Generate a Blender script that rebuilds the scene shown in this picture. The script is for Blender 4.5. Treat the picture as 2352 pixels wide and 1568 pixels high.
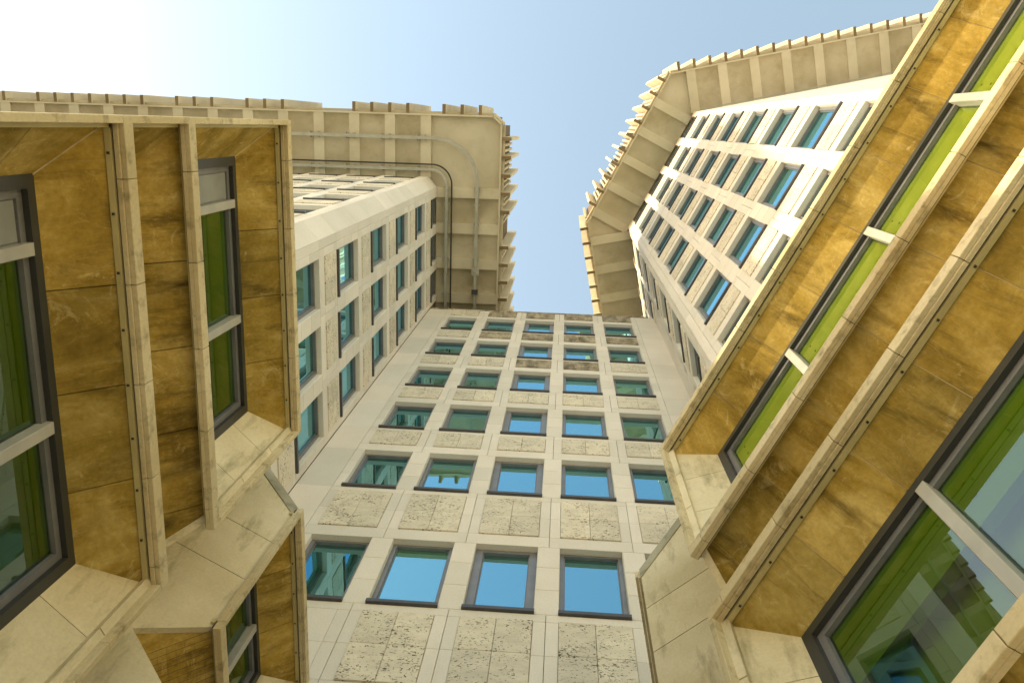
import bpy, math, random
from mathutils import Matrix, Vector
random.seed(7)
RAD = math.radians
for o in list(bpy.data.objects): bpy.data.objects.remove(o)
scene = bpy.context.scene
COL = scene.collection
CH = 1.6                                   # camera height above the paving

# ------------------------------------------------------------------ camera
cd = bpy.data.cameras.new('camera'); cam = bpy.data.objects.new('camera', cd); COL.objects.link(cam)
RM = [[0.9974436, 0.0457533, -0.0548895], [-0.0307706, 0.9682827, 0.2479551], [0.0644933, -0.2456322, 0.9672153]]
cm = Matrix.Identity(4)
for i in range(3):
    cm[i][0] = RM[i][0]; cm[i][1] = -RM[i][1]; cm[i][2] = -RM[i][2]
cm[2][3] = CH
cam.matrix_world = cm
cd.sensor_width = 36.0; cd.lens = 36.0*1929.25/2352.0
cd.clip_start = 0.05; cd.clip_end = 3000
scene.camera = cam

# ------------------------------------------------------------------ sky and sun
SUN_EL, SUN_AZ = RAD(27.0), RAD(183.0)     # azimuth measured from +X, anticlockwise
w = bpy.data.worlds.new('World'); scene.world = w; w.use_nodes = True
nt = w.node_tree; nt.nodes.clear()
sky = nt.nodes.new('ShaderNodeTexSky'); sky.sky_type = 'NISHITA'; sky.sun_disc = False
sky.sun_elevation = SUN_EL; sky.sun_rotation = RAD(90.0)-SUN_AZ
sky.altitude = 50; sky.air_density = 2.2; sky.dust_density = 1.5; sky.ozone_density = 0.8
bg = nt.nodes.new('ShaderNodeBackground'); bg.inputs['Strength'].default_value = 0.125
wo = nt.nodes.new('ShaderNodeOutputWorld')
tint = nt.nodes.new('ShaderNodeMix'); tint.data_type = 'RGBA'; tint.blend_type = 'MULTIPLY'; tint.inputs[0].default_value = 1.0; tint.inputs[7].default_value = (1.06, 0.985, 0.91, 1)
nt.links.new(sky.outputs[0], tint.inputs[6]); nt.links.new(tint.outputs[2], bg.inputs[0]); nt.links.new(bg.outputs[0], wo.inputs[0])
ld = bpy.data.lights.new('sun', 'SUN'); ld.energy = 2.0; ld.angle = RAD(1.0); ld.color = (1.0, 0.86, 0.56)
sun = bpy.data.objects.new('sun', ld); COL.objects.link(sun)
sd = Vector((math.cos(SUN_EL)*math.cos(SUN_AZ), math.cos(SUN_EL)*math.sin(SUN_AZ), math.sin(SUN_EL)))
sun.rotation_euler = sd.to_track_quat('Z', 'Y').to_euler(); sun.location = sd*80
vs = scene.view_settings
vs.view_transform = 'Standard'; vs.look = 'None'; vs.gamma = 1.0; vs.use_curve_mapping = False
vs.exposure = 1.5

# ------------------------------------------------------------------ materials
def new_mat(name):
    m = bpy.data.materials.new(name); m.use_nodes = True
    return m, m.node_tree, m.node_tree.nodes['Principled BSDF']
def N(t, kind, **kw):
    n = t.nodes.new(kind)
    for k, v in kw.items():
        if k in n.inputs: n.inputs[k].default_value = v
        else: setattr(n, k, v)
    return n
def ramp(t, src, stops):
    r = t.nodes.new('ShaderNodeValToRGB'); e = r.color_ramp.elements
    while len(e) < len(stops): e.new(0.5)
    for el, (p, c) in zip(e, stops):
        el.position = p; el.color = (*c, 1) if len(c) == 3 else c
    t.links.new(src, r.inputs[0]); return r.outputs[0]
def mixc(t, fac, a, b, mode='MIX'):
    n = t.nodes.new('ShaderNodeMix'); n.data_type = 'RGBA'; n.blend_type = mode
    for i, s in ((0, fac), (6, a), (7, b)):
        if isinstance(s, bpy.types.NodeSocket): t.links.new(s, n.inputs[i])
        elif i == 0: n.inputs[0].default_value = s
        else: n.inputs[i].default_value = (*s, 1)
    return n.outputs[2]
def coords(t, kind, scale):
    if kind == 'world': src = t.nodes.new('ShaderNodeNewGeometry').outputs['Position']
    else: src = t.nodes.new('ShaderNodeTexCoord').outputs['Object']
    mp = t.nodes.new('ShaderNodeMapping'); mp.inputs['Scale'].default_value = scale
    t.links.new(src, mp.inputs[0]); return mp.outputs[0]
def noise(t, vec, scale, detail=5, rough=0.55, dist=0.0):
    n = N(t, 'ShaderNodeTexNoise', Scale=scale, Detail=detail, Roughness=rough, Distortion=dist)
    t.links.new(vec, n.inputs['Vector']); return n.outputs['Fac']
def bump(t, p, h, strength, dist):
    b = N(t, 'ShaderNodeBump', Strength=strength, Distance=dist)
    t.links.new(h, b.inputs['Height']); t.links.new(b.outputs[0], p.inputs['Normal'])

def stone(name, base, dark, stain=0.25, stain_col=(0.16, 0.13, 0.07), rough=0.85, streak=(1.6, 1.6, 0.25)):
    m, t, p = new_mat(name)
    v = coords(t, 'world', (1, 1, 1))
    c = ramp(t, noise(t, v, 0.7, 6), [(0.35, dark), (0.62, base)])
    sv = coords(t, 'world', streak)
    s = ramp(t, noise(t, sv, 1.3, 7, 0.65), [(0.52, (0, 0, 0)), (0.75, (1, 1, 1))])
    ml = N(t, 'ShaderNodeMath', operation='MULTIPLY'); t.links.new(s, ml.inputs[0]); ml.inputs[1].default_value = stain
    c = mixc(t, ml.outputs[0], c, stain_col)
    oi = t.nodes.new('ShaderNodeObjectInfo')
    rv = ramp(t, oi.outputs['Random'], [(0, (0.90, 0.90, 0.88)), (1, (1.03, 1.02, 1.0))])
    c = mixc(t, 1.0, c, rv, 'MULTIPLY')
    fine = noise(t, v, 38, 4)
    c = mixc(t, 1.0, c, ramp(t, fine, [(0.3, (0.93, 0.93, 0.92)), (0.7, (1.04, 1.04, 1.04))]), 'MULTIPLY')
    t.links.new(c, p.inputs['Base Color']); p.inputs['Roughness'].default_value = rough
    p.inputs['Specular IOR Level'].default_value = 0.25
    bump(t, p, fine, 0.12, 0.01)
    return m

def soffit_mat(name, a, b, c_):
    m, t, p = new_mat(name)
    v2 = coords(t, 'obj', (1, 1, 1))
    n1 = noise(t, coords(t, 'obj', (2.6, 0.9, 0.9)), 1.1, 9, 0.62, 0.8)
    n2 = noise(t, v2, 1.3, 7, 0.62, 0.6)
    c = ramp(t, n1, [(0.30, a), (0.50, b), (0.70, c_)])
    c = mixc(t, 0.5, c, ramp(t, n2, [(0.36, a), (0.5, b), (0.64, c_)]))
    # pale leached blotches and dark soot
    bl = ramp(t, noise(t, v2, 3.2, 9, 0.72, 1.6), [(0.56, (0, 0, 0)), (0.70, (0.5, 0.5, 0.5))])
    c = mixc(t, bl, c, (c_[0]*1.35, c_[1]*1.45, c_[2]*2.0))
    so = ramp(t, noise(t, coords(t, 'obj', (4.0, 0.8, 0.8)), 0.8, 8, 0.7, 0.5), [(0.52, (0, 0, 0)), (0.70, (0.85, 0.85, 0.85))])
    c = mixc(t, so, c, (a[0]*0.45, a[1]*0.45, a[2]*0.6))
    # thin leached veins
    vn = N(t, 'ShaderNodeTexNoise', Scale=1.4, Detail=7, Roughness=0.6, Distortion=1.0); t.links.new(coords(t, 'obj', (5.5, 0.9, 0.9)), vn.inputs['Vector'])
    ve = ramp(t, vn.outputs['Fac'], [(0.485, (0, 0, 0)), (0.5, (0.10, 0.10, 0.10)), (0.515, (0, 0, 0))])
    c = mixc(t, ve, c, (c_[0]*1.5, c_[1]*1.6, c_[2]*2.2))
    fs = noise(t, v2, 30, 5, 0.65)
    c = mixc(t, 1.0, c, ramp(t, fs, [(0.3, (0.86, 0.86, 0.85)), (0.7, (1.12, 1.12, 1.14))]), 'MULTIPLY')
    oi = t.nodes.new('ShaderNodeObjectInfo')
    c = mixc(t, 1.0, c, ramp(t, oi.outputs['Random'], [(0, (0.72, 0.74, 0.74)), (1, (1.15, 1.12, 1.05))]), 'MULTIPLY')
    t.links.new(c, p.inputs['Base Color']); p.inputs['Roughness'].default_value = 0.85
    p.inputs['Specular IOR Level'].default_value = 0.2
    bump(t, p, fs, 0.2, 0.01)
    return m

def travertine(name, base, pit=(0.13, 0.10, 0.06), thr=0.62, grime=0.0):
    m, t, p = new_mat(name)
    v = coords(t, 'world', (1.0, 1.0, 1.9))
    oi = t.nodes.new('ShaderNodeObjectInfo')
    patch = noise(t, coords(t, 'world', (1, 1, 1)), 2.6, 3)
    n1 = noise(t, v, 24, 3, 0.5, 0.6)
    ad = N(t, 'ShaderNodeMath', operation='MULTIPLY_ADD'); t.links.new(patch, ad.inputs[0]); ad.inputs[1].default_value = 0.30; t.links.new(n1, ad.inputs[2])
    pm = ramp(t, ad.outputs[0], [(thr+0.14, (0, 0, 0)), (thr+0.19, (1, 1, 1))])
    c = ramp(t, noise(t, coords(t, 'world', (1, 1, 2)), 3.0, 6), [(0.35, tuple(x*0.84 for x in base)), (0.65, base)])
    c = mixc(t, pm, c, pit)
    if grime:
        g = ramp(t, noise(t, coords(t, 'world', (1.2, 1.2, 0.5)), 2.2, 7, 0.65), [(0.40, (0, 0, 0)), (0.62, (grime,)*3)])
        c = mixc(t, g, c, (0.10, 0.085, 0.065))
    c = mixc(t, 1.0, c, ramp(t, oi.outputs['Random'], [(0, (0.86, 0.86, 0.85)), (1, (1.04, 1.03, 1.0))]), 'MULTIPLY')
    t.links.new(c, p.inputs['Base Color']); p.inputs['Roughness'].default_value = 0.9
    p.inputs['Specular IOR Level'].default_value = 0.2
    inv = N(t, 'ShaderNodeInvert'); t.links.new(pm, inv.inputs['Color'])
    bump(t, p, inv.outputs[0], 0.6, 0.01)
    return m

def plain(name, col, rough=0.5, metal=0.0, var=0.12):
    m, t, p = new_mat(name)
    v = coords(t, 'world', (1, 1, 1))
    c = ramp(t, noise(t, v, 3.5, 5), [(0.3, tuple(x*(1-var) for x in col)), (0.7, tuple(min(1, x*(1+var)) for x in col))])
    t.links.new(c, p.inputs['Base Color']); p.inputs['Roughness'].default_value = rough; p.inputs['Metallic'].default_value = metal
    return m

def coated_glass(name, inner, tint, lo=0.35, hi=0.95):
    m, t, p = new_mat(name); t.nodes.remove(p)
    out = t.nodes['Material Output']
    oi = t.nodes.new('ShaderNodeObjectInfo')
    d = t.nodes.new('ShaderNodeBsdfDiffuse')
    t.links.new(ramp(t, oi.outputs['Random'], [(0, tuple(x*0.5 for x in inner)), (0.6, inner), (1, tuple(min(1, x*2.2) for x in inner))]), d.inputs['Color'])
    g = N(t, 'ShaderNodeBsdfGlossy', Roughness=0.015); g.inputs['Color'].default_value = (*tint, 1)
    nz = noise(t, coords(t, 'obj', (1, 1, 1)), 0.9, 2)
    b = N(t, 'ShaderNodeBump', Strength=0.05, Distance=0.05); t.links.new(nz, b.inputs['Height']); t.links.new(b.outputs[0], g.inputs['Normal'])
    f = N(t, 'ShaderNodeFresnel', IOR=1.55)
    mr = N(t, 'ShaderNodeMapRange'); mr.inputs['From Min'].default_value = 0.04; mr.inputs['From Max'].default_value = 0.5
    mr.inputs['To Min'].default_value = lo; mr.inputs['To Max'].default_value = hi
    t.links.new(f.outputs[0], mr.inputs['Value'])
    mx = t.nodes.new('ShaderNodeMixShader'); t.links.new(mr.outputs[0], mx.inputs[0]); t.links.new(d.outputs[0], mx.inputs[1]); t.links.new(g.outputs[0], mx.inputs[2])
    t.links.new(mx.outputs[0], out.inputs['Surface'])
    return m

def green_glass(name):
    m, t, p = new_mat(name); t.nodes.remove(p)
    out = t.nodes['Material Output']
    tr = t.nodes.new('ShaderNodeBsdfTransparent'); tr.inputs['Color'].default_value = (0.76, 0.87, 0.27, 1)
    g = N(t, 'ShaderNodeBsdfGlossy', Roughness=0.01); g.inputs['Color'].default_value = (0.75, 0.92, 0.95, 1)
    f0 = N(t, 'ShaderNodeFresnel', IOR=1.8)
    f = N(t, 'ShaderNodeMath', operation='MULTIPLY', use_clamp=True); t.links.new(f0.outputs[0], f.inputs[0]); f.inputs[1].default_value = 1.25
    mx = t.nodes.new('ShaderNodeMixShader'); t.links.new(f.outputs[0], mx.inputs[0]); t.links.new(tr.outputs[0], mx.inputs[1]); t.links.new(g.outputs[0], mx.inputs[2])
    t.links.new(mx.outputs[0], out.inputs['Surface'])
    return m

M = {}
M['stone'] = stone('pale_limestone', (0.80, 0.755, 0.71), (0.74, 0.695, 0.645), 0.10, (0.42, 0.34, 0.20))
M['eave'] = stone('eave_concrete', (0.70, 0.63, 0.48), (0.62, 0.55, 0.40), 0.22, (0.30, 0.21, 0.08), streak=(1, 1, 1))
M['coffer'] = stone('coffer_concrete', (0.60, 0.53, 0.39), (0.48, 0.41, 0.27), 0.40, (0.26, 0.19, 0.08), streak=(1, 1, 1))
M['fin'] = stone('fin_concrete', (0.70, 0.63, 0.50), (0.62, 0.55, 0.42), 0.1, (0.35, 0.28, 0.16))
M['trav'] = travertine('travertine', (0.78, 0.72, 0.61))
M['trav_dark'] = travertine('weathered_travertine', (0.56, 0.48, 0.36), grime=0.8)
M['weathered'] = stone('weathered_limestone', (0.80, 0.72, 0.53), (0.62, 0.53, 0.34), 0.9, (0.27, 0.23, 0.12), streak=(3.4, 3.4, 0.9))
M['rim'] = stone('rim_limestone', (0.72, 0.63, 0.43), (0.55, 0.45, 0.26), 0.75, (0.15, 0.12, 0.06), streak=(5, 5, 5))
M['soffit'] = soffit_mat('stained_shaded_stone', (0.14, 0.09, 0.014), (0.40, 0.27, 0.052), (0.66, 0.50, 0.18))  # brown stain with shade mixed into the colour; shaded jambs use it too
M['mold'] = stone('mouldy_coping', (0.50, 0.47, 0.37), (0.30, 0.28, 0.20), 0.8, (0.11, 0.105, 0.07), streak=(4, 4, 4))
M['pale_mortar'] = plain('pale_mortar', (0.62, 0.52, 0.30), 0.9)
M['brown_foot'] = stone('brown_fin_foot', (0.30, 0.22, 0.12), (0.20, 0.14, 0.07), 0.4, (0.10, 0.07, 0.04), streak=(3, 3, 3))  # darker brown for the bottom faces of the fins
M['mortar'] = plain('mortar', (0.10, 0.085, 0.06), 0.95)
M['rail_metal'] = plain('drip_metal', (0.50, 0.42, 0.20), 0.5, 0.0)
M['dark_frame'] = plain('dark_frame', (0.035, 0.037, 0.035), 0.4)
M['grey_frame'] = plain('grey_frame', (0.20, 0.20, 0.21), 0.35, 0.2)
M['mullion'] = plain('mullion_paint', (0.42, 0.41, 0.37), 0.45)
M['sill'] = plain('sill_metal', (0.07, 0.07, 0.075), 0.35, 0.2)
M['panelgrey'] = plain('grey_panel', (0.27, 0.28, 0.27), 0.35)
M['glass'] = coated_glass('coated_window_glass', (0.05, 0.10, 0.012), (0.34, 0.75, 1.0), 0.58, 1.0)
M['green_glass'] = green_glass('green_tinted_glass')
M['interior'] = plain('interior_board', (0.74, 0.74, 0.66), 0.8, 0, 0.04)
M['interior_dim'] = plain('interior_shaded_board', (0.19, 0.30, 0.09), 0.8, 0, 0.05)  # shaded copy of the interior board, shade put into its darker colour
M['galv'] = plain('galvanised_steel', (0.42, 0.41, 0.34), 0.45, 0.1)
M['black'] = plain('black_cable', (0.03, 0.03, 0.025), 0.5)
M['dark'] = plain('shadow_brown', (0.14, 0.10, 0.055), 0.8)  # dark brown carries the shadow seen between the screen posts
M['paving'] = stone('pale_paving', (0.60, 0.58, 0.54), (0.52, 0.50, 0.46), 0.1)

# ------------------------------------------------------------------ builders
def tag(o, label=None, cat=None, group=None, kind=None):
    for k, v in (('label', label), ('category', cat), ('group', group), ('kind', kind)):
        if v: o[k] = v
    return o
def empty(name, loc):
    o = bpy.data.objects.new(name, None); COL.objects.link(o); o.location = loc; o.empty_display_size = 0.5
    return o
WORLD = {}
def put(name, mesh, parent=None, Mw=None):
    o = bpy.data.objects.new(name, mesh); COL.objects.link(o)
    Mw = Mw if Mw is not None else Matrix.Identity(4)
    if parent is not None:
        o.parent = parent
        pw = WORLD.get(parent.name)
        if pw is None: pw = Matrix.Translation(parent.location)
        o.matrix_basis = pw.inverted() @ Mw
    else: o.matrix_basis = Mw
    WORLD[o.name] = Mw.copy()
    return o
class MB:
    def __init__(s): s.v = []; s.f = []
    def box(s, x0, x1, y0, y1, z0, z1):
        b = len(s.v)
        s.v += [(x0,y0,z0),(x1,y0,z0),(x1,y1,z0),(x0,y1,z0),(x0,y0,z1),(x1,y0,z1),(x1,y1,z1),(x0,y1,z1)]
        s.f += [tuple(b+i for i in q) for q in ((0,3,2,1),(4,5,6,7),(0,1,5,4),(1,2,6,5),(2,3,7,6),(3,0,4,7))]
        return s
    def prism(s, pts, off):
        n = len(pts); b = len(s.v)
        p2 = [(p[0]+off[0], p[1]+off[1], p[2]+off[2]) for p in pts]
        s.v += [tuple(p) for p in pts] + p2
        s.f.append(tuple(b+i for i in range(n))); s.f.append(tuple(b+n+i for i in reversed(range(n))))
        for i in range(n):
            j = (i+1) % n; s.f.append((b+j, b+i, b+n+i, b+n+j))
        return s
    def mesh(s, name, mat, fix=True):
        me = bpy.data.meshes.new(name); me.from_pydata(s.v, [], s.f); me.materials.append(M[mat] if isinstance(mat, str) else mat)
        if fix:
            import bmesh
            bm = bmesh.new(); bm.from_mesh(me); bmesh.ops.recalc_face_normals(bm, faces=bm.faces); bm.to_mesh(me); bm.free()
        me.update(); return me
CACHE = {}
def cbox(name, mat, x0, x1, y0, y1, z0, z1, ch=0.0):
    k = (name, mat, round(x1-x0,4), round(y0,4), round(y1,4), round(z1-z0,4), ch)
    if k not in CACHE:
        X, Zz = x1-x0, z1-z0; b = MB()
        if ch <= 0: b.box(0, X, y0, y1, 0, Zz)
        else:
            # chamfered front edges
            c = ch
            b.v = [(c,y0,c),(X-c,y0,c),(X-c,y0,Zz-c),(c,y0,Zz-c),(0,y0+c,0),(X,y0+c,0),(X,y0+c,Zz),(0,y0+c,Zz),(0,y1,0),(X,y1,0),(X,y1,Zz),(0,y1,Zz)]
            b.f = [(0,1,2,3),(0,4,5,1),(1,5,6,2),(2,6,7,3),(3,7,4,0),(4,8,9,5),(5,9,10,6),(6,10,11,7),(7,11,8,4),(8,11,10,9)]
        CACHE[k] = b.mesh(name, mat)
    return CACHE[k], Vector((x0, 0, z0))
def block(F, parent, name, mat, x0, x1, y0, y1, z0, z1, ch=0.006):
    me, off = cbox(name, mat, x0, x1, y0, y1, z0, z1, ch)
    return put(name, me, parent, F @ Matrix.Translation(off))
def frame(origin, into):
    y = Vector((into[0], into[1], 0)).normalized(); x = Vector((y.y, -y.x, 0))
    Fm = Matrix.Identity(4)
    for i in range(3):
        Fm[i][0] = x[i]; Fm[i][1] = y[i]; Fm[i][2] = (0,0,1)[i]
    Fm[0][3], Fm[1][3] = origin[0], origin[1]
    return Fm
G = 0.004                                  # half a joint

WW, PIT, STO = 1.105, 1.5, 3.485           # window width, module, storey height
S0 = 15.733 + CH                           # sill of the reference storey
def sill_z(k): return S0 + STO*k

_win = {}
def window_meshes(h, fw):
    key = (round(h,3), fw)
    if key in _win: return _win[key]
    fr = MB()
    fr.box(0, fw, 0.12, 0.205, 0.08, h-0.0); fr.box(WW-fw, WW, 0.12, 0.205, 0.08, h)
    fr.box(fw, WW-fw, 0.12, 0.205, h-0.06-(fw-0.075)*0.5, h); fr.box(fw, WW-fw, 0.12, 0.205, 0.08, 0.15)
    e = fw*0.55                                        # inner bead
    for a in (fw, WW-fw-0.02): fr.box(a, a+0.02, 0.165, 0.205, 0.15, h-0.06-(fw-0.075)*0.5)
    pa = MB(); pa.box(fw+0.02, WW-fw-0.02, 0.185, 0.20, 0.15, h-0.07-(fw-0.075)*0.5)
    si = MB(); si.box(-0.012, WW+0.012, -0.055, 0.16, 0.0, 0.075)
    _win[key] = (fr.mesh('window', 'grey_frame'), pa.mesh('pane', 'glass'), si.mesh('sill', 'sill'))
    return _win[key]
def add_window(F, T, x, z, h, fw=0.075):
    a, b, c = window_meshes(h, fw)
    Mw = F @ Matrix.Translation((x, 0, z))
    o = put('window', a, T, Mw); put('pane', b, o, Mw); put('sill', c, o, Mw)
    return o

def cell(F, T, x, z, h=2.08, below=1.405, rows=1, first=False, last=False, tile='trav', fw=0.075, pier_right=True, pier_left=False, blank=False):
    """one window with its right-hand pier, and the spandrel under it (height `below`)"""
    add_window(F, T, x, z, h, fw)
    n = 3 if h > 1.5 else 2
    for side in ([1] if pier_right else []) + ([-1] if pier_left else []):
        a, b = (x+WW, x+PIT) if side == 1 else (x-(PIT-WW), x)
        if first and side == -1: a = x-(PIT-WW)/2
        if last and side == 1: b = x+WW+(PIT-WW)/2
        for i in range(n):
            block(F, T, 'pier_block', 'stone', a+0.0, b-0.0, 0, 0.22, z+h*i/n+G*0.6, z+h*(i+1)/n-G*0.6, 0.012)
    hp = (PIT-WW)/2
    zt, zb = z, z-below
    lint = 0.37; top = 0.20
    block(F, T, 'sill_course', 'stone', x-hp+G, x+WW+hp-G, 0, 0.22, zt-top+G*0.5, zt-G*0.5)
    block(F, T, 'lintel', 'stone', x-hp+G, x+WW+hp-G, 0, 0.22, zb+G*0.5, zb+lint-G*0.5)
    za, zc = zb+lint, zt-top
    for i in range(rows):
        u0 = za+(zc-za)*i/rows; u1 = za+(zc-za)*(i+1)/rows
        block(F, T, 'spandrel_strip', 'stone', x-hp+G, x-0.002, 0, 0.22, u0+G*0.5, u1-G*0.5)
        block(F, T, 'spandrel_strip', 'stone', x+WW+0.002, x+WW+hp-G, 0, 0.22, u0+G*0.5, u1-G*0.5)
        if blank: block(F, T, 'wall_slab', 'stone', x+0.002, x+WW-0.002, 0, 0.22, u0+G*0.5, u1-G*0.5)
        for j in range(0 if blank else 2):
            block(F, T, 'travertine_tile', tile, x+WW*j/2+0.002+0.001*j, x+WW*(j+1)/2-0.003, -0.028, 0.22, u0+0.003, u1-0.003, 0.005)

def slabs(F, T, x0, x1, zs, mat='stone', name='wall_slab', y0=0.0):
    for a, b in zip(zs[:-1], zs[1:]):
        block(F, T, name, mat, x0+G, x1-G, y0, 0.22, a+G*0.5, b-G*0.5, 0.005)

def prism_core(T, poly, z0, z1, name='wall_core', mat='mortar'):
    b = MB(); b.prism([(p[0], p[1], z0) for p in poly], (0, 0, z1-z0))
    return put(name, b.mesh(name, mat), T)

# ------------------------------------------------------------------ ground
b = MB(); b.v = [(-400,-400,0),(400,-400,0),(400,400,0),(-400,400,0)]; b.f = [(0,1,2,3)]
g = put('ground', b.mesh('ground', 'paving', False)); tag(g, 'pale stone paving of the courtyard under the towers', 'ground', kind='structure')

# ------------------------------------------------------------------ centre block
YC = 7.259
C = empty('office_block', (0.0, 9.0, 0.0))
tag(C, 'flat pale stone office block with five window columns between the two towers', 'building')
FC = frame((0, YC), (0, 1))
CX0 = -4.298
CTOP = 33.06 + CH
prism_core(C, [(-6.2, YC+0.22), (4.3, YC+0.22), (4.3, 24), (-6.2, 24)], 0, CTOP-0.05)
ZB = 11.504 + CH                                # lowest visible sill
for c in range(5):
    x = CX0 + PIT*c
    fw = 0.14 if c == 2 else 0.075
    for r in range(6):
        first, last = c == 0, c == 4
        kw = dict(first=first, last=last, pier_left=first, fw=fw)
        if r == 0: cell(FC, C, x, ZB, 2.15, 2.25, 2, blank=c == 0, **kw)
        elif r == 1: cell(FC, C, x, sill_z(0), 2.05, sill_z(0)-ZB-2.15, 2, **kw)
        else: cell(FC, C, x, sill_z(r-1), 2.05, STO-2.05, 1, tile='trav_dark' if (r == 5 and c > 0) or (r == 4 and c in (2, 3)) else 'trav', **kw)
    # parapet over the top window
    zt = sill_z(4)+2.05
    hp = (PIT-WW)/2
    block(FC, C, 'lintel', 'stone', x-hp+G, x+WW+hp-G, 0, 0.22, zt+G, zt+0.33-G)
    block(FC, C, 'parapet_strip', 'stone', x-hp+G, x-0.003, 0, 0.22, zt+0.33, CTOP)
    block(FC, C, 'parapet_strip', 'stone', x+WW+0.003, x+WW+hp-G, 0, 0.22, zt+0.33, CTOP)
    for j in range(2):
        block(FC, C, 'travertine_tile', 'trav_dark' if c > 0 else 'trav', x+WW*j/2+0.003, x+WW*(j+1)/2-0.003, -0.028, 0.22, zt+0.33, CTOP-0.01)
# the sixth column shows a corner of its lowest window
zs = [0.0]
zz = 1.2
while zz < ZB-2.3: zs.append(zz); zz += 1.2
base = zs + [ZB-2.25]
up = [ZB-2.25, ZB, ZB+2.15, sill_z(0)]
for k in range(5): up += [sill_z(k)+2.05, sill_z(k+1)] if k < 4 else [sill_z(k)+2.05, CTOP]
hp = (PIT-WW)/2
xl, xr_ = CX0-hp, CX0+PIT*4+WW+hp
slabs(FC, C, -5.25, xl, up)
slabs(FC, C, xr_, 3.90, up)
for i in range(6):
    slabs(FC, C, -5.25+i*1.5, min(-5.25+(i+1)*1.5, 3.9), base)
b = MB(); b.box(-5.2, 3.5, YC-0.03, YC+0.5, CTOP, CTOP+0.06)
put('coping', b.mesh('coping', 'trav_dark'), C)

# ------------------------------------------------------------------ towers: eaves
def eave_leg(T, F, x0, x1, ov, zS, zT, ribs, fins, inner0=None, inner1=None, rib_w=0.42, coffer_to=None, fin_depth=0.42, posts=False, finw=0.135):
    """F: frame on the wall face (y=0 wall, y=-ov fascia). ribs, fins: x positions (centres)."""
    rz = 0.13
    for r in ribs:
        block(F, T, 'eave_rib', 'eave', r-rib_w/2, r+rib_w/2, -ov+0.02, 0.05, zS, zS+0.42, 0)
    # dished coffer panels between the ribs
    edges = sorted(ribs)
    for a, b_ in zip(edges[:-1], edges[1:]):
        if b_-a > 2.0: continue
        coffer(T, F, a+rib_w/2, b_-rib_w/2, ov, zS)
    for (u0, u1, y0, y1, z0, z1, mt, nm) in ((x0, x1, -ov-0.05, -ov+0.02, zS-0.02, zS+0.42, 'eave', 'fascia'), (x0, x1, -ov-0.15, -ov-0.06, zS+0.10, zS+0.50, 'coffer', 'fascia')):
        bm_ = MB(); bm_.box(u0, u1, y0, y1, z0, z1); put(nm, bm_.mesh(nm, mt), T, F)
    bm_ = MB(); bm_.box(x0+0.02, x1-0.02, -ov-0.04, -ov+0.4, zS+0.44, zT-0.6); put('screen_wall', bm_.mesh('screen_wall', 'dark'), T, F)
    for f in fins:
        fin_me(F, T, f-finw/2, finw, -ov-fin_depth-0.02, -ov-0.055, zS+0.0, zT)
        if posts:
            for q in (0.26, 0.49):
                block(F, T, 'screen_post', 'fin', f+q-0.05, f+q+0.05, -ov-0.16, -ov-0.045, zS+0.51, zT-0.6, 0)
_fin = {}
def fin_me(F, T, x, w_, y0, y1, z0, z1):
    k = (round(w_,4), round(y0,4), round(y1,4), round(z1-z0,4))
    if k not in _fin:
        me = MB().box(0, w_, y0, y1, 0, z1-z0).mesh('fin', 'fin'); me.materials.append(M['brown_foot'])
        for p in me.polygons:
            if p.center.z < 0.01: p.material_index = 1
        _fin[k] = me
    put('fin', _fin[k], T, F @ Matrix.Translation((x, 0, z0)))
_cof = {}
def coffer(T, F, xa, xb, ov, zS):
    key = (round(xb-xa,3), round(ov,3))
    if key not in _cof:
        X = xb-xa; nx, ny = 8, 12; v = []; f = []
        for i in range(nx+1):
            for j in range(ny+1):
                s = i/nx; t = j/ny
                e = (1-(2*s-1)**4)*(1-(2*t-1)**6)
                v.append((X*s, -ov+0.02+(ov+0.03)*t, 0.10+0.13*e))
        for i in range(nx):
            for j in range(ny):
                a = i*(ny+1)+j; f.append((a, a+1, a+ny+2, a+ny+1))
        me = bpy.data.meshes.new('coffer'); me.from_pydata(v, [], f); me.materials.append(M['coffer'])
        for p in me.polygons: p.use_smooth = True
        _cof[key] = me
    put('coffer', _cof[key], T, F @ Matrix.Translation((xa, 0, zS)))
def soffit_slab(T, poly, z, name='eave_slab'):
    b = MB(); b.prism([(p[0], p[1], z) for p in poly], (0, 0, 0.45)); return put(name, b.mesh(name, 'eave'), T)

# ------------------------------------------------------------------ left tower
XL, YL = -5.258, 2.11
L = empty('office_tower', (-12.0, 6.0, 0.0))
tag(L, 'pale stone tower with curved rails under its deep eaves, chamfered corner', 'tower')
ZSL = 34.8 + CH; ZTL = 40.3 + CH
i_ = 0.22
prism_core(L, [(XL-i_, 22), (XL-i_, 2.52+0.09), (-5.62-0.09, YL+i_), (-27, YL+i_), (-27, 22)], 0, ZSL)
FLX = frame((XL, 0), (-1, 0))              # local x = +Y
FLY = frame((0, YL), (0, 1))               # local x = +X
LY0 = 2.922
rows = list(range(-1, 6))
for c in range(3):
    for k in rows:
        h = 2.08 if k < 5 else ZSL-sill_z(5)-0.02
        cell(FLX, L, LY0+PIT*c, sill_z(k), h, STO-2.08, 1, first=c == 0, last=c == 2, pier_left=c == 0)
for c in range(6):
    for k in range(0, 6):
        h = 2.08 if k < 5 else ZSL-sill_z(5)-0.02
        cell(FLY, L, -7.10-PIT*c, sill_z(k), h, STO-2.08, 1, last=c == 0, pier_right=True)
ls = [0.0]
for k in range(-4, 6):
    ls += [sill_z(k)-1.40, sill_z(k)]
ls = [z for z in ls if z >= 0] + [ZSL]
slabs(FLX, L, 2.525, LY0-hp, ls)
slabs(FLX, L, LY0+3*PIT-hp, YC, ls)
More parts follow.
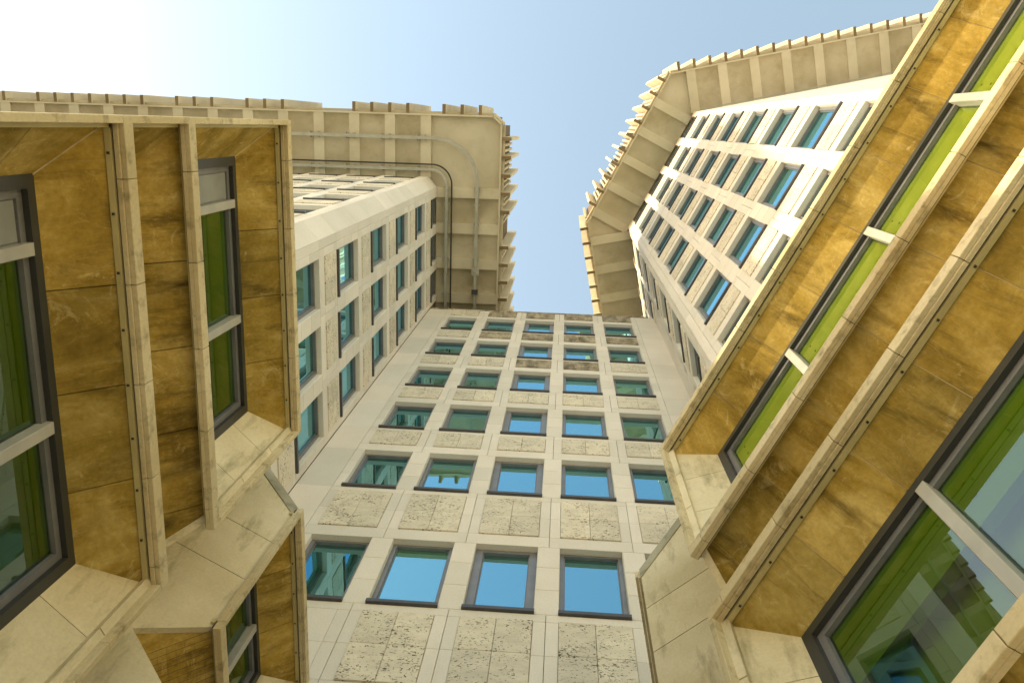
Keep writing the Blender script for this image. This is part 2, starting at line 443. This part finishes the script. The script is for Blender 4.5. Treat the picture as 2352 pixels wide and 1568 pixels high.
slabs(FLY, L, -7.10+WW+hp, -5.625, ls)
dv = Vector((XL+5.62, 2.52-YL, 0)); ln = dv.length; dv.normalize()
FLC = frame((-5.62, YL), (-dv.y, dv.x)); slabs(FLC, L, 0.0, ln, ls, name='corner_slab')
low = [0, 3, 6, 9, 12, sill_z(0)-1.42]
slabs(FLY, L, -20, -5.625, low)
slabs(FLX, L, 2.6, YC, [0, 3, 6, 9, sill_z(-1)-1.41])
# eaves
ovx, ovy = -2.69-XL, YL+0.335
soffit_slab(L, [(-2.71, 22), (-2.71, -0.05), (-3.01, -0.32), (-27, -0.32), (-27, YL+0.3), (-5.6, YL+0.3), (XL-0.3, 2.6), (XL-0.3, 22)], ZSL+0.26)
ribs_y = [2.72+1.47*k for k in range(0, 6)]
fins_y = [0.51+0.735*k for k in range(0, 14) if k not in (5,)]
eave_leg(L, FLX, -0.05, 13.0, ovx, ZSL, ZTL, ribs_y, fins_y, posts=True)
ribs_x = [-5.745-1.468*k for k in range(0, 14)]
skip = {2, 6, 7, 8, 14, 18, 25, 26}
fins_x = []
fx = -3.54
for k in range(0, 30):
    if k not in (3, 8, 9, 10, 14, 18, 26): fins_x.append(fx-0.735*k)
eave_leg(L, FLY, -26.0, -3.0, ovy, ZSL, ZTL, ribs_x, fins_x)
dv = Vector((-2.69+3.01, -0.05+0.335, 0)); ln = dv.length; dv.normalize()
FE = frame((-3.01, -0.335), (-dv.y, dv.x))
for (y0, y1, z0, z1) in ((-0.05, 0.02, ZSL-0.02, ZSL+0.42), (-0.15, -0.06, ZSL+0.10, ZSL+0.50)):
    e = -y0*0.41
    b = MB(); b.box(-e, ln+e, y0, y1, z0, z1); put('fascia', b.mesh('fascia', 'eave'), L, FE)
b = MB(); b.box(-9, -8.2, 9, 10, ZSL, ZTL-0.7); 
prism_core(L, [(-3.2, 20), (-3.2, 0.4), (-26, 0.4), (-26, 20)], ZSL+0.5, ZTL-1.0, 'plant_storey', 'dark')

# ------------------------------------------------------------------ right tower
DR = 4.966; TH = RAD(116.2)
IN2 = (math.sin(TH), -math.cos(TH)); XR = (-math.cos(TH), -math.sin(TH))
A1 = RAD(78.0); IN1 = (math.sin(A1), -math.cos(A1))
A3 = RAD(167.6); D3 = (-math.cos(A3), -math.sin(A3))
if D3[0] < 0: D3 = (-D3[0], -D3[1])
IN3 = (-D3[1], D3[0])
T = empty('office_tower', (9.0, 6.0, 0.0))
tag(T, 'taller pale stone tower with wide chamfered sunlit face and eaves of upright fins', 'tower')
ZSR = 42.4 + CH; ZTR = 48.6 + CH
FR = frame((IN2[0]*DR, IN2[1]*DR), IN2)
X12, X23 = -2.78, 3.468
c12 = FR @ Vector((X12, 0, 0)); c23 = FR @ Vector((X23, 0, 0))
d1 = Vector((math.cos(A1), math.sin(A1), 0)); d3 = Vector((D3[0], D3[1], 0))
e1 = c12 + d1*14; e3 = c23 + d3*22
n2 = Vector((IN2[0], IN2[1], 0)); n1 = Vector((IN1[0], IN1[1], 0)); n3 = Vector((IN3[0], IN3[1], 0))
def miter(a, na, nb, s):
    k = 1+na.dot(nb); return a + (na+nb)*(s/k)
core = [e1+n1*i_, miter(c12, n1, n2, i_), miter(c23, n2, n3, i_), e3+n3*i_, Vector((26, 14, 0)), Vector((14, 18, 0))]
prism_core(T, [(p.x, p.y) for p in core], 0, ZSR)
F1 = frame((c12.x, c12.y), IN1)            # local x = toward the camera; wall runs to negative x
F3 = frame((c23.x, c23.y), IN3)
RX0 = -2.368
for c in range(4):
    for k in range(-1, 8):
        cell(FR, T, RX0+1.498*c, sill_z(k), 2.08, STO-2.08, 1, first=c == 0, last=c == 3, pier_left=c == 0)
rs = []
for k in range(-3, 9): rs += [sill_z(k)-1.40, sill_z(k)]
rs = [0.0] + [z for z in rs if z > 0.5 and z < ZSR-0.3] + [ZSR]
slabs(FR, T, X12+0.004, RX0-hp, rs)
slabs(FR, T, RX0+3*1.498+WW+hp, X23-0.004, rs)
slabs(FR, T, RX0-hp, X23, [0, 3, 6, 9, sill_z(-1)-1.41])
cols1 = [(-0.42-WW, -1, 8), (-0.42-WW-PIT, 5, 8), (-0.42-WW-2*PIT, 5, 8)]
for j, (xx, k0, k1) in enumerate(cols1):
    for k in range(k0, k1):
        cell(F1, T, xx, sill_z(k), 2.08, STO-2.08, 1, last=j == 0, pier_left=True)
slabs(F1, T, -0.42+hp, -0.004, rs)
slabs(F1, T, -0.42-WW-(PIT-WW)/1-1.0, -0.42-WW-hp, [z for z in rs if z <= CTOP+1.6])
slabs(F3, T, 0.004, 1.2, rs); slabs(F3, T, 1.2, 14, rs)
# eaves
ov2 = DR-3.12; ov1 = 1.92; ov3 = 1.95
def off(a, na, s): return a - na*s
def cross(a, da, b, db):
    den = da.x*db.y-da.y*db.x; t = ((b.x-a.x)*db.y-(b.y-a.y)*db.x)/den; return a+da*t
d2v = Vector((XR[0], XR[1], 0))
o12 = cross(off(c12, n1, ov1), d1, off(c12, n2, ov2), d2v); o23 = cross(off(c23, n2, ov2), d2v, off(c23, n3, ov3), d3)
b_ = [off(e1, n1, ov1-0.01), o12+(c12-o12).normalized()*0.02, o23+(c23-o23).normalized()*0.02, off(e3, n3, ov3-0.01), e3+n3*0.4, miter(c23, n2, n3, 0.4), miter(c12, n1, n2, 0.4), e1+n1*0.4]
soffit_slab(T, [(p.x, p.y) for p in b_], ZSR+0.26)
iF = FR.inverted(); i1 = F1.inverted(); i3 = F3.inverted()
x2a, x2b = (iF @ o12).x, (iF @ o23).x
ribs2 = [3.03-1.49*k for k in range(0, 5)]
fins2 = [x2b-0.42-0.745*k for k in range(0, 11) if x2b-0.42-0.745*k > x2a+0.2]
eave_leg(T, FR, x2a, x2b, ov2, ZSR, ZTR, ribs2, fins2, posts=True, fin_depth=0.46)
x1b = (i1 @ o12).x
ribs1 = [-0.42-1.50*k for k in range(0, 6)]
fins1 = [x1b-0.28-0.745*k for k in range(0, 14)]
eave_leg(T, F1, -11.5, x1b, ov1, ZSR, ZTR, ribs1, fins1, posts=True, fin_depth=0.44)
x3a = (i3 @ o23).x
ribs3 = [0.12+1.49*k for k in range(0, 10)]
fins3 = [x3a+0.40+0.745*k for k in range(0, 22)]
eave_leg(T, F3, x3a, 17.0, ov3, ZSR, ZTR, ribs3, fins3, fin_depth=0.46)
pc = [off(e1, n1, ov1-0.5), o12+n1*0.4+n2*0.3, o23+n2*0.3+n3*0.4, off(e3, n3, ov3-0.5), Vector((24, 12, 0)), Vector((13, 17, 0))]
prism_core(T, [(p.x, p.y) for p in pc], ZSR+0.57, ZTR-1.0, 'plant_storey', 'dark')
b = MB(); b.box(0.3, 16, -0.10, -0.04, ZSR-0.42, ZSR-0.34); put('gutter_rail', b.mesh('gutter_rail', 'galv'), T, F3)

# ------------------------------------------------------------------ projecting bays (podium)
Z1, Z15, Z2 = 5.779+CH, 6.938+CH, 9.262+CH
ZS1 = Z15-STO
SP = 0.345                                 # splay depth
TAN = math.tan(RAD(30))
def poly(F, P, name, mat, pts, off):
    b = MB(); b.prism(pts, off); return put(name, b.mesh(name, mat), P, F)
def cuts(a, b, phase, step=0.75):
    c = [a]; x = phase
    while x < b-0.12:
        if x > a+0.12: c.append(x)
        x += step
    return c + [b]
def strip_panels(F, P, name, mat, f0, f1, b0, b1, front, back, thick, phase, joint=None):
    """row of panels on a sloping strip; front edge runs f0..f1 at (y,z)=front, back edge b0..b1 at back"""
    lo, hi = max(f0, b0), min(f1, b1)
    if joint:
        o = tuple(v*0.12 for v in thick); q_ = tuple(v*0.5 for v in thick)
        def sh(p): return (p[0], p[1]+o[1], p[2]+o[2])
        poly(F, P, 'joint_bed', joint, [sh((lo+0.05, *front)), sh((hi-0.05, *front)), sh((hi-0.05, *back)), sh((lo+0.05, *back))], q_)
    cs = cuts(lo, hi, phase)
    for i in range(len(cs)-1):
        xa, xb = cs[i], cs[i+1]
        fa = f0 if i == 0 else xa+G; ba = b0 if i == 0 else xa+G
        fb = f1 if i == len(cs)-2 else xb-G; bb = b1 if i == len(cs)-2 else xb-G
        poly(F, P, name, mat, [(fa, *front), (fb, *front), (bb, *back), (ba, *back)], thick)
def rim_bar(F, P, x0, x1, z, up, phase, vertical=False):
    """drip bar and two stone lips along a horizontal edge at height z (up=+1: the stone lies above)"""
    s = up
    def zz(a, b): return (z+a*s, z+b*s) if s > 0 else (z-b, z-a)
    b = MB(); z0, z1 = zz(-0.022, 0.03); b.box(x0, x1, -0.038, 0.004, z0, z1); put('drip_bar', b.mesh('drip_bar', 'rail_metal'), P, F)
    b = MB(); z0, z1 = zz(0.012, 0.10); b.box(x0, x1, -0.055, -0.0385, z0, z1); put('gap', b.mesh('gap', 'mortar'), P, F)
    for (ya, yb, a0) in ((-0.092, -0.056, -0.01), (-0.132, -0.095, 0.004)):
        cs = cuts(x0, x1, phase)
        for c0, c1 in zip(cs[:-1], cs[1:]):
            z0, z1 = zz(a0, 0.13); block(F, P, 'rim_stone', 'rim', c0+0.003, c1-0.003, ya, yb, z0, z1, 0.004)
def bolts(F, P, x0, x1, z, step=0.42):
    b = MB(); x = x0+0.2
    while x < x1:
        b.box(x-0.009, x+0.009, -0.026, -0.008, z-0.03, z-0.021); x += step
    o = put('bolts', b.mesh('bolts', 'dark_frame'), P, F); o['kind'] = 'stuff'
def rim_post(F, P, x, z0, z1, side, bar=True):
    """vertical rim at x; side=+1: opening lies on +x"""
    s = side
    def xx(a, b): return (x+a, x+b) if s < 0 else (x-b, x-a)
    a, c = xx(-0.03, 0.022)
    if bar: put('drip_bar', MB().box(min(a,c), max(a,c), -0.038, 0.004, z0, z1).mesh('drip_bar', 'rail_metal'), P, F)
    for (ya, yb) in ((-0.092, -0.040), (-0.132, -0.095)):
        a, c = xx(0.0, 0.055)
        k = max(1, round((z1-z0)/0.77))
        for i in range(k):
            block(F, P, 'rim_stone', 'rim', min(a,c), max(a,c), ya, yb, z0+(z1-z0)*i/k+0.002, z0+(z1-z0)*(i+1)/k-0.002, 0.004)
def bay_window(F, P, xa, xb, zs, zh, mull, solid_first=False, room='interior'):
    W = empty_part('bay_window', P, F)
    y = SP
    b = MB(); fw = 0.085
    b.box(xa-0.06, xb+0.06, y-0.01, y+0.12, zh-fw, zh+0.06); b.box(xa-0.06, xb+0.06, y-0.01, y+0.12, zs-0.06, zs+fw)
    b.box(xa-0.06, xa+fw, y-0.01, y+0.12, zs+fw, zh-fw); b.box(xb-fw, xb+0.06, y-0.01, y+0.12, zs+fw, zh-fw)
    put('outer_frame', b.mesh('outer_frame', 'dark_frame'), W, F)
    ia, ib, is_, ih = xa+fw, xb-fw, zs+fw, zh-fw
    b = MB(); gw = 0.06
    b.box(ia, ib, y+0.035, y+0.115, ih-gw, ih); b.box(ia, ib, y+0.035, y+0.115, is_, is_+gw)
    b.box(ia, ia+gw, y+0.035, y+0.115, is_+gw, ih-gw); b.box(ib-gw, ib, y+0.035, y+0.115, is_+gw, ih-gw)
    put('inner_frame', b.mesh('inner_frame', 'grey_frame'), W, F)
    xs = [ia+gw] + [m for m in mull if ia+gw+0.1 < m < ib-gw-0.1] + [ib-gw]
    for m in xs[1:-1]:
        block(F, W, 'mullion', 'mullion', m-0.045, m+0.045, y-0.02, y+0.10, is_+0.0, ih-0.004, 0.006)
    for i in range(len(xs)-1):
        a = xs[i]+(0.045 if i else 0); c = xs[i+1]-(0.045 if i < len(xs)-2 else 0)
        if solid_first and i == 0:
            block(F, W, 'solid_panel', 'panelgrey', a, c, y+0.05, y+0.09, is_+gw, ih-gw, 0.01); continue
        b = MB(); b.v = [(a, y+0.075, is_+gw), (c, y+0.075, is_+gw), (c, y+0.075, ih-gw), (a, y+0.075, ih-gw)]; b.f = [(0,1,2,3)]
        put('pane', b.mesh('pane', 'green_glass', False), W, F)
        block(F, W, 'blind_box', room, a+0.01, c-0.01, y+0.09, y+0.18, ih-0.60, ih+0.03, 0.0)
        block(F, W, 'ceiling_board', room, a-0.04, c+0.04, y+0.30, y+0.36, is_+0.25, ih+0.03, 0.0)
        b = MB()
        for s_ in (0.0, 0.18):
            b.box(a+0.13, a+0.15, y+0.086, y+0.0905, ih-0.40+s_, ih-0.38+s_)
        put('fixing', b.mesh('fixing', 'grey_frame'), W, F)
def empty_part(name, P, F):
    o = bpy.data.objects.new(name, None); COL.objects.link(o); o.empty_display_size = 0.3
    o.parent = P; o.matrix_basis = Matrix.Translation(P.location).inverted() @ F; WORLD[o.name] = F.copy(); return o

def bay(F, P, xa, xb, phase, mull, near, far, solid=False, depth=2.08, lit_low=None, bare=False, room='interior', joint=None):
    """near/far: 'open' = splayed outer side (notch beyond), 'pier' = continuous pier. xa < xb"""
    t = (Z15-Z1)/2
    storeys = [(ZS1, Z1), (Z15, Z2)]
    for (zs, zh) in storeys:
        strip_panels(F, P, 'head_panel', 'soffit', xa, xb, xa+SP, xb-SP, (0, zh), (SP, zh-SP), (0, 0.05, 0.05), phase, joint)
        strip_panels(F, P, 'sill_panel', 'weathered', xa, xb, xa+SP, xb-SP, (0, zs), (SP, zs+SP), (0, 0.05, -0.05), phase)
        for (x, s) in ((xa, 1), (xb, -1)):
            n = 3
            for i in range(n):
                u0, u1 = i/n, (i+1)/n
                f0, f1 = zs+(zh-zs)*u0, zs+(zh-zs)*u1
                b0 = zs+SP if i == 0 else f0+G; b1 = zh-SP if i == n-1 else f1-G
                poly(F, P, 'jamb_panel', 'weathered' if s == (1 if lit_low == 'a' else -1) else 'soffit', [(x, 0, f0+(G if i else 0)), (x, 0, f1-(G if i < n-1 else 0)), (x+s*SP, SP, b1), (x+s*SP, SP, b0)], (-s*0.05, 0.05, 0))  # lit jamb in pale stone, shaded jamb in brown: light put into the colour
        xe = xb if bare else xb+0.055
        rim_bar(F, P, xa-0.055, xe, zh, +1, phase); bolts(F, P, xa, xb, zh)
        rim_bar(F, P, xa-0.055, xe, zs, -1, phase)
        rim_post(F, P, xa, zs, zh, +1, lit_low != 'a')
        if not bare: rim_post(F, P, xb, zs, zh, -1, lit_low == 'a')
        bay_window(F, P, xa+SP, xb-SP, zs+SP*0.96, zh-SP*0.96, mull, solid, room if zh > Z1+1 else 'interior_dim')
        # outer faces of the stone frame: underside, top
        zl = zs-0.0
        bl = xa-TAN*t if near == 'open' else xa+t*0.9
        br = xb+TAN*t if far == 'open' else xb-t*0.9
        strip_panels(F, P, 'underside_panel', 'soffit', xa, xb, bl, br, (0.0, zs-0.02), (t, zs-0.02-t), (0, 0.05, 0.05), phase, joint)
        tt = t if zh < Z2 else depth
        bl2 = xa-TAN*min(tt, 0.97) if near == 'open' else xa; br2 = xb+TAN*min(tt, 0.97) if far == 'open' else xb
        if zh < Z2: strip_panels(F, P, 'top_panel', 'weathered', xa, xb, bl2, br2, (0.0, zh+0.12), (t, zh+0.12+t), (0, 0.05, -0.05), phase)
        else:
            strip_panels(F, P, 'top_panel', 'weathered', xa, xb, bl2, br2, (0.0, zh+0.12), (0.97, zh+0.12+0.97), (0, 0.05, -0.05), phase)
        # outer sides in courses
        dd = 0.965
        for (x, s, kind) in ((xa, -1, near), (xb, 1, far)):
            if kind != 'open': continue
            n = 3
            lev = [zs-0.02+(zh+0.12-zs+0.02)*i/n for i in range(n+1)]
            for i in range(n):
                z0, z1 = lev[i], lev[i+1]
                pts = [(x, -0.06, z0+(0.007 if i else 0)), (x, -0.06, z1-(0.007 if i < n-1 else 0))]
                if i == n-1:
                    if zh < Z2: pts += [(x+s*TAN*t, t, z1+t), (x+s*TAN*dd, dd, z1+t)]
                    else: pts += [(x+s*TAN*dd, dd, z1+dd)]
                else: pts += [(x+s*TAN*dd, dd, z1-0.007)]
                if i == 0: pts += [(x+s*TAN*dd, dd, z0-t-0.03), (x+s*TAN*t, t, z0-t-0.03)]
                else: pts += [(x+s*TAN*dd, dd, z0+0.007)]
                poly(F, P, 'side_course', 'weathered', pts, (-s*0.06, 0.03, 0))
            # sloping coping along the top edge of the side
            if zh >= Z2:
                ox, oy = s*0.05, -0.03
                poly(F, P, 'side_coping', 'mold', [(x+ox*0.2, -0.07, zh-0.03), (x+ox*0.2, -0.07, zh+0.16), (x+s*TAN*dd+ox*0.2, dd-0.01, zh+0.20+dd), (x+s*TAN*dd+ox*0.2, dd-0.01, zh+0.0+dd)], (-s*0.12, 0.07, 0))
    for x in (xa+SP-0.14, xb-SP+0.09):
        b = MB(); b.box(x, x+0.05, SP+0.1, 1.05, ZS1-0.5, Z2+0.3); put('party_wall', b.mesh('party_wall', 'interior'), P, F)
    # pier faces across the groove
    for (x, s, kind) in ((xa, 1, near), (xb, -1, far)):
        if kind == 'pier':
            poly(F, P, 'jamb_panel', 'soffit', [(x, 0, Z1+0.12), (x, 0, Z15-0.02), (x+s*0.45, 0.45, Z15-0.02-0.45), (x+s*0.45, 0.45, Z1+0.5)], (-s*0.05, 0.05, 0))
            rim_post(F, P, x, Z1+0.12, Z15-0.12, s)

def mitre_bars(F, P, x):
    for (z, dd, w_, lift) in ((Z1, SP, 0.007, 0.006), (Z2, SP, 0.007, 0.006), (Z15-0.02, 0.50, 0.03, 0.02)):
        b = MB(); n = Vector((0, -1, -1)).normalized()*lift
        p0 = Vector((x+0.03, 0.03, z-0.03)); p1 = Vector((x+dd, dd, z-dd)); sd_ = Vector((1, -0.5, 0.5)).normalized()*w_
        q = [p0-sd_+n, p0+sd_+n, p1+sd_+n, p1-sd_+n]
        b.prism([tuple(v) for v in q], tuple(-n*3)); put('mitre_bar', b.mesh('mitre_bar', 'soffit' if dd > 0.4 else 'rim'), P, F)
def end_slabs(F, P, x, s_, back=2.0):
    zc = [0.0, 1.5, 3.0, 4.5, 6.0, 7.5, 9.0, Z2+0.10]
    for i in range(len(zc)-1):
        poly(F, P, 'end_slab', 'weathered', [(x, -0.03, zc[i]+G), (x, -0.03, zc[i+1]-G), (x, back, zc[i+1]-G), (x, back, zc[i]+G)], (s_*0.035, 0, 0))
    poly(F, P, 'end_slab', 'weathered', [(x, -0.03, Z2+0.11), (x, back, Z2+0.11+back), (x, back, Z2+0.11)], (s_*0.035, 0, 0))
def podium(name, label, F, base, bays, x_lo, x_hi, back=2.0):
    P = empty(name, base); tag(P, label, 'building')
    for kw in bays: bay(F, P, **kw)
    b = MB(); b.box(x_lo, x_hi, 1.0, back, 0, Z2+0.85); put('wall_core', b.mesh('wall_core', 'weathered'), P, F)
    b = MB(); b.prism([(x_lo, 0.97, Z2+1.08), (x_lo, back+0.1, Z2+0.12+back+0.1), (x_lo, back+0.1, Z2+0.5), (x_lo, 0.97, Z2+0.8)], (x_hi-x_lo, 0, 0)); put('sloping_roof', b.mesh('sloping_roof', 'weathered'), P, F)
    b = MB(); b.box(x_lo, x_hi, 0.55, 1.05, 0, ZS1-0.6); put('plinth', b.mesh('plinth', 'weathered'), P, F)
    return P

FPL = frame((-3.18, 0), (-1, 0))
PL = podium('bay_window_podium', 'low projecting bays of weathered brown stone at the foot of the railed tower', FPL, (-4.2, 3.5, 0),
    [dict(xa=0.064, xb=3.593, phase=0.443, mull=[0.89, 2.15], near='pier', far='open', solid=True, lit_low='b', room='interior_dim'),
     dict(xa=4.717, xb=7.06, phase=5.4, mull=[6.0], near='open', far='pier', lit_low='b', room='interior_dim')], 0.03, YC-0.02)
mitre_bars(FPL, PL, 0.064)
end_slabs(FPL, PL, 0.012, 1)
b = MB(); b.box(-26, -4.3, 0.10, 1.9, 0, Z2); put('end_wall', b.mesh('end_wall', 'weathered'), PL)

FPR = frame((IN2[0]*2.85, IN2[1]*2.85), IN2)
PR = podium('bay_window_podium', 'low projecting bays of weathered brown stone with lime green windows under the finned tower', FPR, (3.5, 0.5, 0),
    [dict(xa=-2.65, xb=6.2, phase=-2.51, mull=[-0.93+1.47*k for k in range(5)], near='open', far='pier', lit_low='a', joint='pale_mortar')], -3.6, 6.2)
end_slabs(FPR, PR, 6.25, -1)
FP2 = frame((1.193, 5.227), IN1)
PS = podium('bay_window_podium', 'narrow stone return bay with pale coursed side wall against the flat office block', FP2, (2.0, 6.0, 0),
    [dict(xa=-1.95, xb=0.0, phase=-1.2, mull=[-1.0], near='pier', far='open', bare=True)], -2.0, 0.9)

# ------------------------------------------------------------------ rails under the left eaves
def rail(name, label, xo, yo, r, wdt, hgt, z, mat, brackets=0):
    """path: along -Y eave at y=yo, quarter turn of radius r, along +X eave at x=xo"""
    pts = [(-26.0, yo)]
    cx, cy = xo-r, yo+r
    for i in range(17):
        a = -math.pi/2 + (math.pi/2)*i/16
        pts.append((cx+r*math.cos(a), cy+r*math.sin(a)))
    pts.append((xo, 11.0))
    P = empty(name, (cx, cy, z)); tag(P, label, 'rail')
    b = MB()
    for i, p in enumerate(pts):
        q0 = pts[max(0, i-1)]; q1 = pts[min(len(pts)-1, i+1)]
        d = Vector((q1[0]-q0[0], q1[1]-q0[1])).normalized(); nn = Vector((-d.y, d.x))
        for sx, sz in ((-1,0),(1,0),(1,1),(-1,1)):
            b.v.append((p[0]+nn.x*sx*wdt/2, p[1]+nn.y*sx*wdt/2, z+sz*hgt))
    for i in range(len(pts)-1):
        for j in range(4):
            a, c = i*4+j, i*4+(j+1) % 4; b.f.append((a, c, c+4, a+4))
    b.f += [(3,2,1,0), tuple(len(b.v)-4+k for k in range(4))]
    put('track', b.mesh('track', mat), P)
    if brackets:
        spots = [(-6.1-1.47*k+d, yo, 0) for k in range(8) for d in (0, 0.35)] + [(xo, 2.5+1.47*k, 1) for k in range(5)] + [(xo, 3.2+1.47*k, 1) for k in range(4)]
        for (x, y, v) in spots:
            bb = MB(); e = wdt*0.95
            if v: bb.box(-e, e, -0.03, 0.03, 0.03, 0.26)
            else: bb.box(-0.03, 0.03, -e, e, 0.03, 0.26)
            put('bracket', bb.mesh('bracket', 'galv'), P, Matrix.Translation((x, y, z)))
    return P
zr = ZSL-0.16; k_ = 34.62/34.8
rail('cradle_rail', 'wide outer galvanised rail curving round the corner under the tower eaves', -3.62*k_, 0.565*k_, 1.75, 0.13, 0.09, zr, 'galv', 1)
rail('cradle_rail', 'inner galvanised rail close to the tower wall under the eaves', -4.875*k_, 1.82*k_, 0.62, 0.12, 0.09, zr, 'galv', 1)
cb = rail('cable', 'thin black cable running beside the inner rail under the eaves', -4.66*k_, 1.615*k_, 0.80, 0.06, 0.05, zr-0.03, 'black')
cb['category'] = 'cable'
HT = empty('hoist_trolley', (-3.62*k_, 5.95, zr)); tag(HT, 'small steel hoist trolley hanging on the outer curved rail', 'hoist')
b = MB(); b.box(-0.16, 0.16, -0.14, 0.14, -0.06, 0.0); b.box(-0.05, 0.05, -0.05, 0.05, -0.12, -0.06); put('carriage', b.mesh('carriage', 'galv'), HT, Matrix.Translation((-3.62*k_, 5.95, zr)))
b = MB(); b.box(-0.04, 0.04, 0.14, 1.4, -0.08, -0.01); put('arm', b.mesh('arm', 'galv'), HT, Matrix.Translation((-3.62*k_, 5.95, zr)))
b = MB(); b.box(-0.13, 0.13, 0.75, 0.95, -0.12, -0.0); put('clamp', b.mesh('clamp', 'sill'), HT, Matrix.Translation((-3.62*k_, 5.95, zr)))

# ------------------------------------------------------------------ bird net over the groove of the far left bay
def bird_net():
    t = (Z15-Z1)/2; b = MB(); r = 0.0014
    def seg(p, q):
        d = (q-p); n = Vector((1, 0, 0)) if abs(d.x) < abs(d.y)+abs(d.z) else Vector((0, 0.7, 0.7))
        b.prism([tuple(p-n*r), tuple(p+n*r), tuple(p+n*r+Vector((0, -r, -r))), tuple(p-n*r+Vector((0, -r, -r)))], tuple(d))
    x0, x1 = 4.72, 6.95
    def P_(x, u): return Vector((x, -0.02+u*(t-0.1), Z15-0.08-u*(t-0.1)))
    k = 0
    while x0+0.07*k < x1:
        seg(P_(x0+0.07*k, 0.0), P_(x0+0.07*k, 1.0)); k += 1
    for i in range(9): seg(P_(x0, i/8), P_(x1, i/8))
    o = put('bird_net', b.mesh('bird_net', 'black'), None, FPL)
    tag(o, 'fine black bird net stretched across the groove under the far left bay', 'net')
bird_net()
